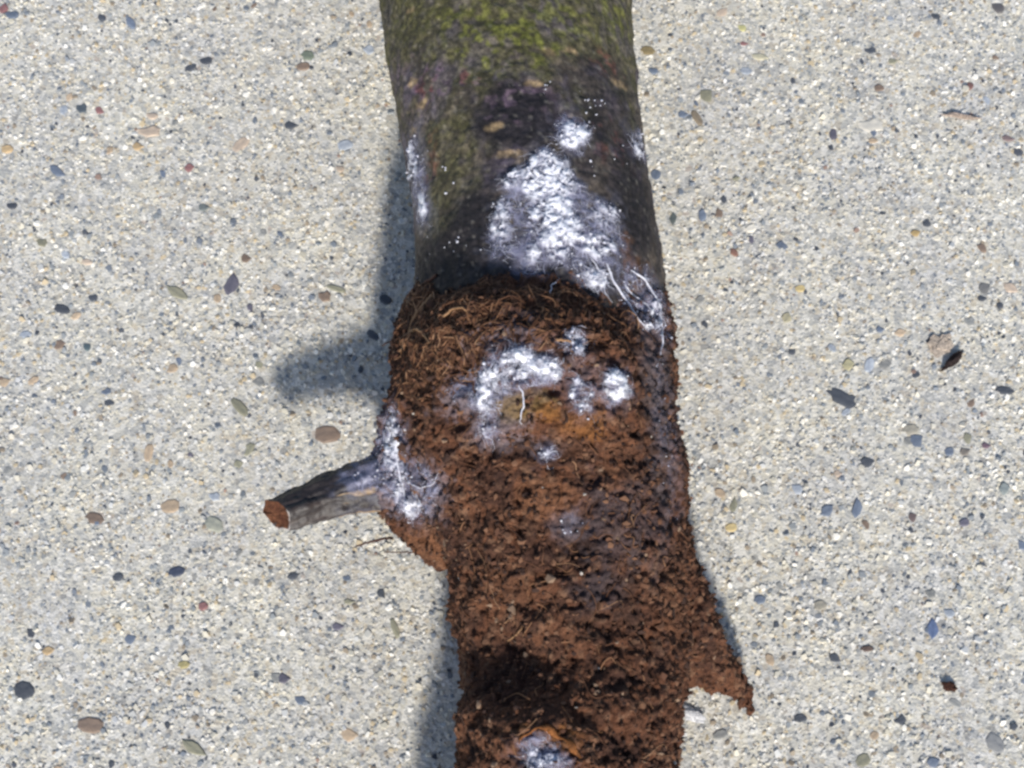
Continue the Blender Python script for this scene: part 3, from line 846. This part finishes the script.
for lab, cp, r in [('long white fungus cord on the right flank', [(606, 262), (612, 282), (625, 300), (636, 319), (650, 329)], 1.7),
                   ('curved white fungus cord near the right edge', [(628, 270), (643, 279), (652, 293), (660, 308), (657, 328)], 1.5),
                   ('thin white fungus thread on the arched patch', [(520, 384), (523, 398), (522, 412), (519, 424)], 1.1),
                   ('short fungus cord joining the right edge', [(655, 330), (661, 322), (661, 345), (657, 366)], 1.3),
                   ('bright fungus cord on the side root base', [(399, 425), (396, 450), (400, 475), (404, 498), (416, 520)], 1.7),
                   ('faint fungus cord at the soil edge', [(548, 296), (552, 284), (560, 278)], 0.7),
                   ('pale thread between the two flank cords', [(622, 284), (632, 296), (646, 305), (655, 318)], 0.8),
                   ('thread from the large patch down to the soil', [(590, 258), (600, 272), (603, 290), (611, 304)], 0.8),
                   ('thread below the white veil', [(404, 480), (420, 488), (432, 484), (438, 474)], 0.9)]:
    cv, cf = cord(cp, r)
    part('mycelium_cord', cv, cf, M_myc, label=lab)
# specks
spk = []
for (px, py, n, s1) in [(545, 86, 5, 5), (592, 98, 7, 7), (590, 110, 6, 7), (445, 172, 3, 4), (448, 190, 2, 3), (612, 150, 3, 22), (470, 230, 4, 18), (585, 165, 3, 8),
                        (440, 250, 7, 14), (424, 150, 3, 5), (620, 170, 3, 16)]:
    for q in range(n):
        h = hit(bark_bvh, px + np.random.normal(0, s1), py + np.random.normal(0, s1))
        if h: spk.append(h[0] + h[1] * 0.4)
v_, f_ = crumbs(np.array(spk), np.random.uniform(0.4, 1.2, len(spk)))
part('mycelium_specks', v_, f_, M_myc, kind='stuff')

def film_weight(V, pts, reach):
    kd = kdtree.KDTree(len(pts))
    for i_, p in enumerate(pts): kd.insert(p, i_)
    kd.balance()
    P = np.array(pts)
    lo, hi = P.min(0) - reach, P.max(0) + reach
    selv = np.where(((V > lo) & (V < hi)).all(1))[0]
    wv = np.zeros(len(V))
    for i_ in selv:
        wv[i_] = max(0.0, 1 - kd.find(V[i_])[2] / reach)
    return wv

def spots(V, bvh, lst, wob):
    """soft coloured areas centred on places of the surface"""
    ww = np.zeros(len(V))
    for (px, py, rx, ry, k) in lst:
        h = hit(bvh, px, py)
        if h is None: continue
        d = V - h[0]
        q = np.sqrt((d[:, 0] / rx) ** 2 + (d[:, 1] / ry) ** 2 + (d[:, 2] / (0.9 * (rx + ry))) ** 2)
        ww = np.maximum(ww, k * sm(1.25, 0.5, q + wob))
    return ww

# ---- bark colour: moss, lichen, dark wet zones, fungus film
n1 = fbm(BV, 34, 31, 4); n2 = fbm(BV, 13, 32, 3); n3 = fbm(BV, 7, 33, 2); n4 = fbm(st, 12, 34, 3)
ytop = unproj(512, 0, 235)[1]; yb = unproj(512, 290, 235)[1]
u = (BV[:, 1] - yb) / (ytop - yb)                       # 0 at the soil, 1 at the top of the frame
c = np.tile(np.array([0.078, 0.064, 0.053]), (len(BV), 1))
c = lerp(c, (0.135, 0.108, 0.084), sm(0.1, 0.7, n2) * 0.8)
c = lerp(c, (0.030, 0.025, 0.027), sm(0.0, 0.6, n1) * 0.8)
c = lerp(c, (0.075, 0.060, 0.090), sm(0.0, 0.45, fbm(BV, 24, 35)) * 0.7 * sm(0.2, 0.5, u))
moss = sm(0.62, 1.0, u + 0.28 * n1 + 0.12 * n2)
moss = np.maximum(moss, spots(BV, bark_bvh, [(500, 35, 60, 45, 1.0), (440, 20, 60, 40, 0.9), (490, 62, 22, 14, 1.0), (590, 30, 60, 40, 0.8), (448, 160, 34, 75, 0.85),
                                            (440, 105, 25, 35, 0.6), (612, 60, 26, 50, 0.5), (455, 75, 20, 16, 0.5)], 0.35 * n2))
c = lerp(c, (0.086, 0.081, 0.032), moss * (0.72 + 0.3 * n3).clip(0, 1))
c = lerp(c, (0.105, 0.088, 0.115), sm(0.05, 0.45, fbm(BV, 20, 43)) * 0.6 * sm(0.35, 0.7, u) * (1 - 0.5 * moss))
bright = spots(BV, bark_bvh, [(505, 40, 50, 45, 1.0), (490, 62, 25, 16, 1.0), (560, 15, 40, 25, 0.7), (470, 20, 40, 25, 0.7), (615, 20, 20, 40, 0.7)], 0.45 * n2) * sm(-0.2, 0.4, n3)
c = lerp(c, (0.138, 0.142, 0.032), bright * 0.85)
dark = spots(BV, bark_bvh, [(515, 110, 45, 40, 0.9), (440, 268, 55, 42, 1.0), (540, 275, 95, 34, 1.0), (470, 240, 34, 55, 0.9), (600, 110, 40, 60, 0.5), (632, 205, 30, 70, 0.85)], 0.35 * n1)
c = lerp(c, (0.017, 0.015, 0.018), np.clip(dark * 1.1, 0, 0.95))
violet = spots(BV, bark_bvh, [(430, 85, 22, 22, 0.8), (470, 78, 22, 14, 0.6), (512, 62, 16, 16, 0.6), (400, 80, 20, 40, 0.4), (520, 100, 30, 22, 0.6)], 0.5 * n2) * sm(-0.1, 0.5, n3)
c = lerp(c, (0.125, 0.085, 0.12), violet * 1.0)
red = spots(BV, bark_bvh, [(428, 85, 12, 12, 0.9), (470, 76, 12, 8, 0.7), (606, 65, 25, 14, 0.5), (605, 140, 25, 25, 0.4), (430, 165, 16, 22, 0.5)], 0.5 * n2) * sm(0.0, 0.5, n3)
c = lerp(c, (0.15, 0.052, 0.045), red)
tan = spots(BV, bark_bvh, [(413, 82, 6, 5, 1), (421, 105, 7, 5, 1), (535, 84, 9, 4, 1), (620, 85, 12, 5, 1), (550, 52, 8, 4, 0.8), (570, 51, 7, 4, 0.8), (492, 127, 8, 4, 1),
                            (510, 155, 16, 4, 0.8), (415, 130, 6, 4, 0.9), (412, 10, 6, 4, 0.8)], 0.5 * n3)
c = lerp(c, (0.30, 0.215, 0.12), tan * 0.8)
c = lerp(c, (0.10, 0.045, 0.022), spots(BV, bark_bvh, [(632, 262, 14, 16, 0.9), (628, 240, 8, 8, 0.7), (645, 285, 22, 22, 0.7)], 0.4 * n3))
pale = sm(0.55, 0.95, fbm(BV, 4.5, 37, 2))
c = lerp(c, (0.22, 0.20, 0.17), pale * 0.35)
spk_ = 1.3 * vnoise(BV, 3.4, 38) + 0.25 * vnoise(st, 4, 40)
c = c * (1 + 0.38 * np.clip(spk_ * 1.3, -1, 1))[:, None]
c = lerp(c, (0.016, 0.014, 0.017), sm(0.4, 0.8, fbm(BV, 5.5, 39, 2)) * 0.45)
c = lerp(c, (0.014, 0.012, 0.012), fis * 0.35)
fw = film_weight(BV2, film_bark, 13)
fz = np.clip(fw * 1.2 + 0.35 * n3 * (fw > 0) + 0.25 * n4 * (fw > 0), 0, 1) * (fw > 0)
c = lerp(c, (0.24, 0.245, 0.33), fz * 0.12 * sm(-0.5, 0.5, n3 + 0.5 * n2))
fl2 = spots(BV, bark_bvh, [(416, 180, 8, 50, 0.8), (424, 215, 10, 22, 0.7)], 0.5 * n4)
c = lerp(c, (0.26, 0.265, 0.32), fl2 * 0.3)
part('bark', BV2, BF, M_bark, colors=np.clip(c, 0.004, 1), label='dark bark with olive green moss towards the top')

# ---- soil colour
def soil_color(V, pits, c1, c2, cl, crack):
    c = np.tile(np.array([0.106, 0.047, 0.027]), (len(V), 1))
    c = lerp(c, (0.158, 0.074, 0.042), sm(0.0, 0.8, cl) * 0.8)
    c = lerp(c, (0.052, 0.028, 0.021), sm(0.45, 0.8, c1) * 0.7)
    c = lerp(c, (0.205, 0.118, 0.075), sm(0.75, 1.0, c2) * 0.7)
    c = lerp(c, (0.040, 0.021, 0.017), sm(0.1, 0.7, fbm(V, 26, 41)) * 0.75)
    return c
n1 = fbm(SV, 34, 51, 4); n2 = fbm(SV, 12, 52, 3); n3 = fbm(SV, 6, 53, 2)
c = soil_color(SV, pits, c1, c2, cl, crack)
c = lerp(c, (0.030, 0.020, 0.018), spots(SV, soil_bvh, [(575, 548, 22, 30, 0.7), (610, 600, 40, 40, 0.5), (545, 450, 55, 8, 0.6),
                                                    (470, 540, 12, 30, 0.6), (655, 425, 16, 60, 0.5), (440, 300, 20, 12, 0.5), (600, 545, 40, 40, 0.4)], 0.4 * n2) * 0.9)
c = lerp(c, (0.17, 0.115, 0.045), spots(SV, soil_bvh, [(512, 405, 22, 14, 0.9), (540, 402, 14, 10, 0.7)], 0.5 * n2) * 0.9)
c = lerp(c, (0.22, 0.095, 0.030), spots(SV, soil_bvh, [(548, 412, 14, 8, 0.8), (590, 420, 20, 14, 0.7), (575, 425, 18, 10, 0.6), (570, 742, 14, 12, 0.8), (532, 730, 14, 6, 0.7), (640, 275, 10, 10, 0.5), (600, 395, 14, 10, 0.4)], 0.55 * n2) * 0.9)
c = lerp(c, (0.068, 0.062, 0.075), spots(SV, soil_bvh, [(625, 520, 40, 40, 0.6), (570, 525, 16, 14, 0.8), (600, 590, 30, 16, 0.5), (660, 520, 20, 60, 0.5), (500, 320, 30, 8, 0.5)], 0.5 * n2) * 0.8)
c = lerp(c, (0.060, 0.045, 0.040), spots(SV, soil_bvh, [(660, 370, 18, 110, 0.8), (650, 300, 24, 34, 0.6)], 0.5 * n2) * 0.75)
c = lerp(c, (0.175, 0.082, 0.044), spots(SV, soil_bvh, [(548, 498, 30, 18, 0.8), (425, 545, 34, 14, 0.8), (440, 340, 40, 30, 0.6), (500, 590, 40, 24, 0.4), (680, 600, 20, 50, 0.5)], 0.4 * n2) * 0.8)
fw = film_weight(SV2, film_soil, 12)
fz = np.clip(fw * 1.15 + 0.4 * n3 * (fw > 0), 0, 1) * (fw > 0)
c = lerp(c, (0.27, 0.25, 0.31), fz * 0.15 * sm(-0.5, 0.5, n3 + 0.5 * n2))
fl2 = spots(SV, soil_bvh, [(458, 395, 24, 20, 0.6), (500, 335, 40, 14, 0.55), (430, 490, 20, 26, 0.6), (385, 470, 18, 40, 0.9), (655, 370, 12, 40, 0.2), (645, 300, 26, 40, 0.4),
                           (500, 432, 30, 14, 0.5), (410, 280, 14, 12, 0.6), (590, 380, 30, 20, 0.35)], 0.6 * n3 + 0.2 * n2)
c = lerp(c, (0.26, 0.245, 0.30), fl2 * 0.55)
soil = part('soil_crust', SV2, SF, M_soil, colors=np.clip(c, 0.004, 1), label='crumbly red brown soil caked round the root crown')
cs = soil_color(PV, ppits, pc1, pc2, pcl, pcr)
spur = part('root_spur', PV2, PF, M_soil, colors=np.clip(cs, 0.004, 1), label='short soil covered root spur pointing right')

# ---- crumbs over the soil
def surf_points(V, N_, n, zmin):
    ok = np.where((V[:, 2] > zmin) & (N_[:, 2] > -0.3) & (V[:, 1] > -520))[0]
    i_ = rng.choice(ok, n)
    return V[i_] + N_[i_] * rng.uniform(-0.8, 0.6, (n, 1)) + rng.normal(0, 0.7, (n, 3))
P = surf_points(SV2, SN, 11000, 40)
kdm = kdtree.KDTree(len(film_soil))
for i_, p in enumerate(film_soil): kdm.insert(p, i_)
kdm.balance()
P = np.array([p for p in P if kdm.find(p)[2] > 4])
v_, f_ = crumbs(P, np.clip(rng.lognormal(math.log(1.4), 0.42, len(P)), 0.7, 4.0))
part('soil_crumbs', v_, f_, M_crumb, parent=soil, smooth=False, kind='stuff')
P = surf_points(PV2, PN, 900, 8)
v_, f_ = crumbs(P, np.clip(rng.lognormal(math.log(1.5), 0.42, len(P)), 0.7, 4))
part('soil_crumbs', v_, f_, M_crumb, parent=spur, smooth=False, kind='stuff')

# ---- mat of fine root fibres at the rim of the soil
paths = []
for q in range(1700):
    r = random.random()
    if q < 300: px, py = random.uniform(396, 455), random.uniform(286, 352); r = 0.3
    elif r < 0.55: px, py = random.uniform(396, 480), random.uniform(288, 400)
    elif r < 0.85: px, py = random.uniform(450, 640), random.uniform(285, 345)
    else: px, py = random.uniform(450, 690), random.uniform(420, 760)
    h = hit(soil_bvh, px, py)
    if h is None: continue
    if kdm.find(h[0])[2] < 2: continue
    d = np.random.normal(0, 1, 3)
    if r < 0.85: d = d * 0.7 + np.array([0.7 * (1 if random.random() < .5 else -1) * .6, 0.8, 0])
    path = walk(soil_bvh, h[0], d, 9, random.uniform(1.8, 5.2), random.uniform(0.2, 2.4), 0.36)
    if len(path) == 9: paths.append(path)
Pa = np.array(paths)
for _ in range(2): Pa[:, 1:-1] = (Pa[:, :-2] + 2 * Pa[:, 1:-1] + Pa[:, 2:]) / 4
r0 = np.random.uniform(0.25, 0.62, (len(Pa), 1)) * np.linspace(1, 0.45, 9)[None]
r0[:int(len(r0) * 0.18)] *= 1.6
tv, tf = tubes(Pa, r0, 4)
part('root_fibers', tv, tf, M_fiber, parent=soil, kind='stuff')

# ---- single rootlets one can follow
def rootlet(lab, pts, r, mat):
    """pts: (px, py, height above whatever lies there) or with an absolute z as 4th value"""
    P = []
    for q in pts:
        if len(q) == 4: P.append(unproj(q[0], q[1], q[3]))
        else:
            h = hit_all(q[0], q[1])
            P.append(h[1] + np.array([0, 0, q[2]]) if h else unproj(q[0], q[1], 90))
    P = np.array(P); n = 6 * len(P)
    t = np.linspace(0, len(P) - 1, n)
    Pc = np.stack([np.interp(t, np.arange(len(P)), P[:, c]) for c in range(3)], 1)
    for _ in range(4): Pc[1:-1] = (Pc[:-2] + 2 * Pc[1:-1] + Pc[2:]) / 4
    Pc[1:-1] += np.random.normal(0, 0.25, (n - 2, 3))
    v, f = tubes(Pc[None], (r * np.linspace(1, 0.5, n))[None], 6)
    part('rootlet', v, f, mat, label=lab)
M_root1, n_, l_, b_ = material('pale_rootlet', 0.7, 0.3); b_.inputs['Base Color'].default_value = (0.27, 0.15, 0.075, 1)
M_root2, n_, l_, b_ = material('dark_rootlet', 0.7, 0.3); b_.inputs['Base Color'].default_value = (0.06, 0.025, 0.018, 1)
rootlet('pale branching rootlet at the upper left of the soil', [(433, 296, 2), (424, 306, 2), (415, 317, 2), (410, 330, 2), (409, 342, 2), (400, 352, 2), (390, 362, 2)], 2.1, M_root1)
rootlet('side branch of the pale rootlet', [(411, 332, 2), (418, 330, 3), (424, 336, 3), (430, 344, 2)], 1.4, M_root1)
rootlet('curled pale rootlet on the soil rim', [(443, 318, 2), (452, 310, 4), (462, 309, 4), (468, 313, 2)], 1.3, M_root1)
rootlet('dark rootlet poking out over the concrete', [(392, 538, 3), (385, 538, 0, 70), (370, 542, 0, 62), (356, 546, 0, 56)], 1.5, M_root2)
rootlet('dark rootlet below, lying near the concrete', [(432, 553, 1), (420, 553, 0, 60), (402, 552, 0, 52), (384, 552, 0, 46)], 1.0, M_root2)
rootlet('thin dark root end at the left shoulder', [(398, 340, 2), (390, 341, 0, 110), (382, 346, 0, 104)], 1.2, M_root2)
rootlet('pale thread rootlet on the lower soil', [(508, 641, 2), (516, 636, 3), (521, 630, 3), (523, 624, 2)], 0.9, M_root1)
rootlet('brown rootlet lying along the fungus tuft', [(556, 341, 3), (566, 342, 4), (574, 343, 3)], 1.3, M_root1)
rootlet('dark root edge along the upper left rim', [(437, 276, 2), (420, 287, 3), (406, 297, 3), (401, 308, 2)], 1.6, M_root2)

# ---- orange brown ring of a broken root at the bottom edge
P = []
hk = hit(soil_bvh, 545, 752)
for q in np.linspace(-2.6, 0.5, 40):
    wob_ = 1 + 0.12 * math.sin(3.1 * q + 1) + 0.06 * math.sin(7 * q)
    a, b = 545 + 31 * wob_ * math.cos(q), 755 + 24 * wob_ * math.sin(q)
    h = hit(soil_bvh, a, b)
    if h: P.append(h[0] + h[1] * 1.0)
P = np.array(P)
for _ in range(3): P[1:-1] = (P[:-2] + 2 * P[1:-1] + P[2:]) / 4
rr = (2.2 + 1.2 * np.sin(np.linspace(0, 9, len(P)) * 2 + 1)) * np.interp(np.linspace(0, 1, len(P)), [0, 0.2, 0.8, 1], [0.1, 1, 1, 0.1])
v_, f_ = tubes(P[None], np.maximum(rr, 0.3)[None], 8)
v_ += 1.0 * np.stack([vnoise(v_, 5, 70 + c_) for c_ in range(3)], 1)
cc = np.tile(np.array([0.22, 0.088, 0.030]), (len(v_), 1)); cc = lerp(cc, (0.10, 0.045, 0.022), sm(-0.2, 0.4, fbm(v_, 9, 71)))
part('root_knot', v_, f_, M_soil, colors=cc, label='orange brown rim of a broken root')

# ------------------------------------------------------------------ loose bits on the concrete
def loose(name, px, py, shape, mat, label, cat, colr=None, group=None):
    p = unproj(px, py, 0)
    V, F = shape
    cc_ = None if colr is None else np.tile(np.array(colr), (len(V), 1))
    o = link(name, mesh_from(name, V, F, False, S, cc_), mat, None, (p[0] * S, p[1] * S, 0))
    return tag(o, label, cat, group)

def lump(L, W, Hh, ang, seed, n=3):
    """rough clod: jittered, subdivided icosahedron"""
    v, f = ICO_V.copy(), ICO_F.copy()
    for _ in range(2):
        mid = {}; v = list(map(tuple, v)); nf = []
        def mm(a, b):
            kx = (min(a, b), max(a, b))
            if kx not in mid:
                m_ = (np.array(v[a]) + np.array(v[b])) / 2; m_ /= np.linalg.norm(m_)
                v.append(tuple(m_)); mid[kx] = len(v) - 1
            return mid[kx]
        for (a, b, c_) in f:
            x, y, z = mm(a, b), mm(b, c_), mm(c_, a)
            nf += [(a, x, z), (b, y, x), (c_, z, y), (x, y, z)]
        v = np.array(v); f = np.array(nf)
    v = v * (1 + 0.5 * vnoise(v * 10 + seed * 31, 6, seed) + 0.35 * vnoise(v * 10, 3, seed + 1))[:, None]
    v = v * np.array([L / 2, W / 2, Hh / 2])
    ca, sa = math.cos(R(ang)), math.sin(R(ang))
    v = np.stack([v[:, 0] * ca - v[:, 1] * sa, v[:, 0] * sa + v[:, 1] * ca, v[:, 2]], 1)
    v[:, 2] += 1.2 - v[:, 2].min() * 0.75
    return v, f
loose('soil_or_shade_crumb', 952, 362, lump(27, 8, 6, 42, 3), M_soil, 'dark elongated lump standing in for pit shadow beside a tan pebble, far right', 'soil crumb', (0.035, 0.025, 0.025), 'soil crumbs on the concrete')  # shadow of a small pit, put in as a dark lump
loose('pebble', 941, 346, lump(24, 17, 3, 30, 5), M_soil, 'tan crumbly pebble just above the dark lump made for the pit shadow', 'pebble', (0.48, 0.41, 0.34))
sv_ = lump(32, 5, 4, -8, 8)
loose('wood_splinter', 962, 118, sv_, M_soil, 'thin pinkish wood splinter at the upper right of the concrete', 'splinter', (0.40, 0.33, 0.28))
loose('bark_flake', 692, 714, lump(24, 13, 4, -20, 9), M_soil, 'pale whitish flake on the concrete below the right root spur', 'flake', (0.62, 0.64, 0.68))
loose('soil_or_shade_crumb', 948, 687, lump(13, 9, 6, -10, 12), M_soil, 'small round dark brown soil crumb at lower right', 'soil crumb', (0.06, 0.028, 0.02), 'soil crumbs on the concrete')
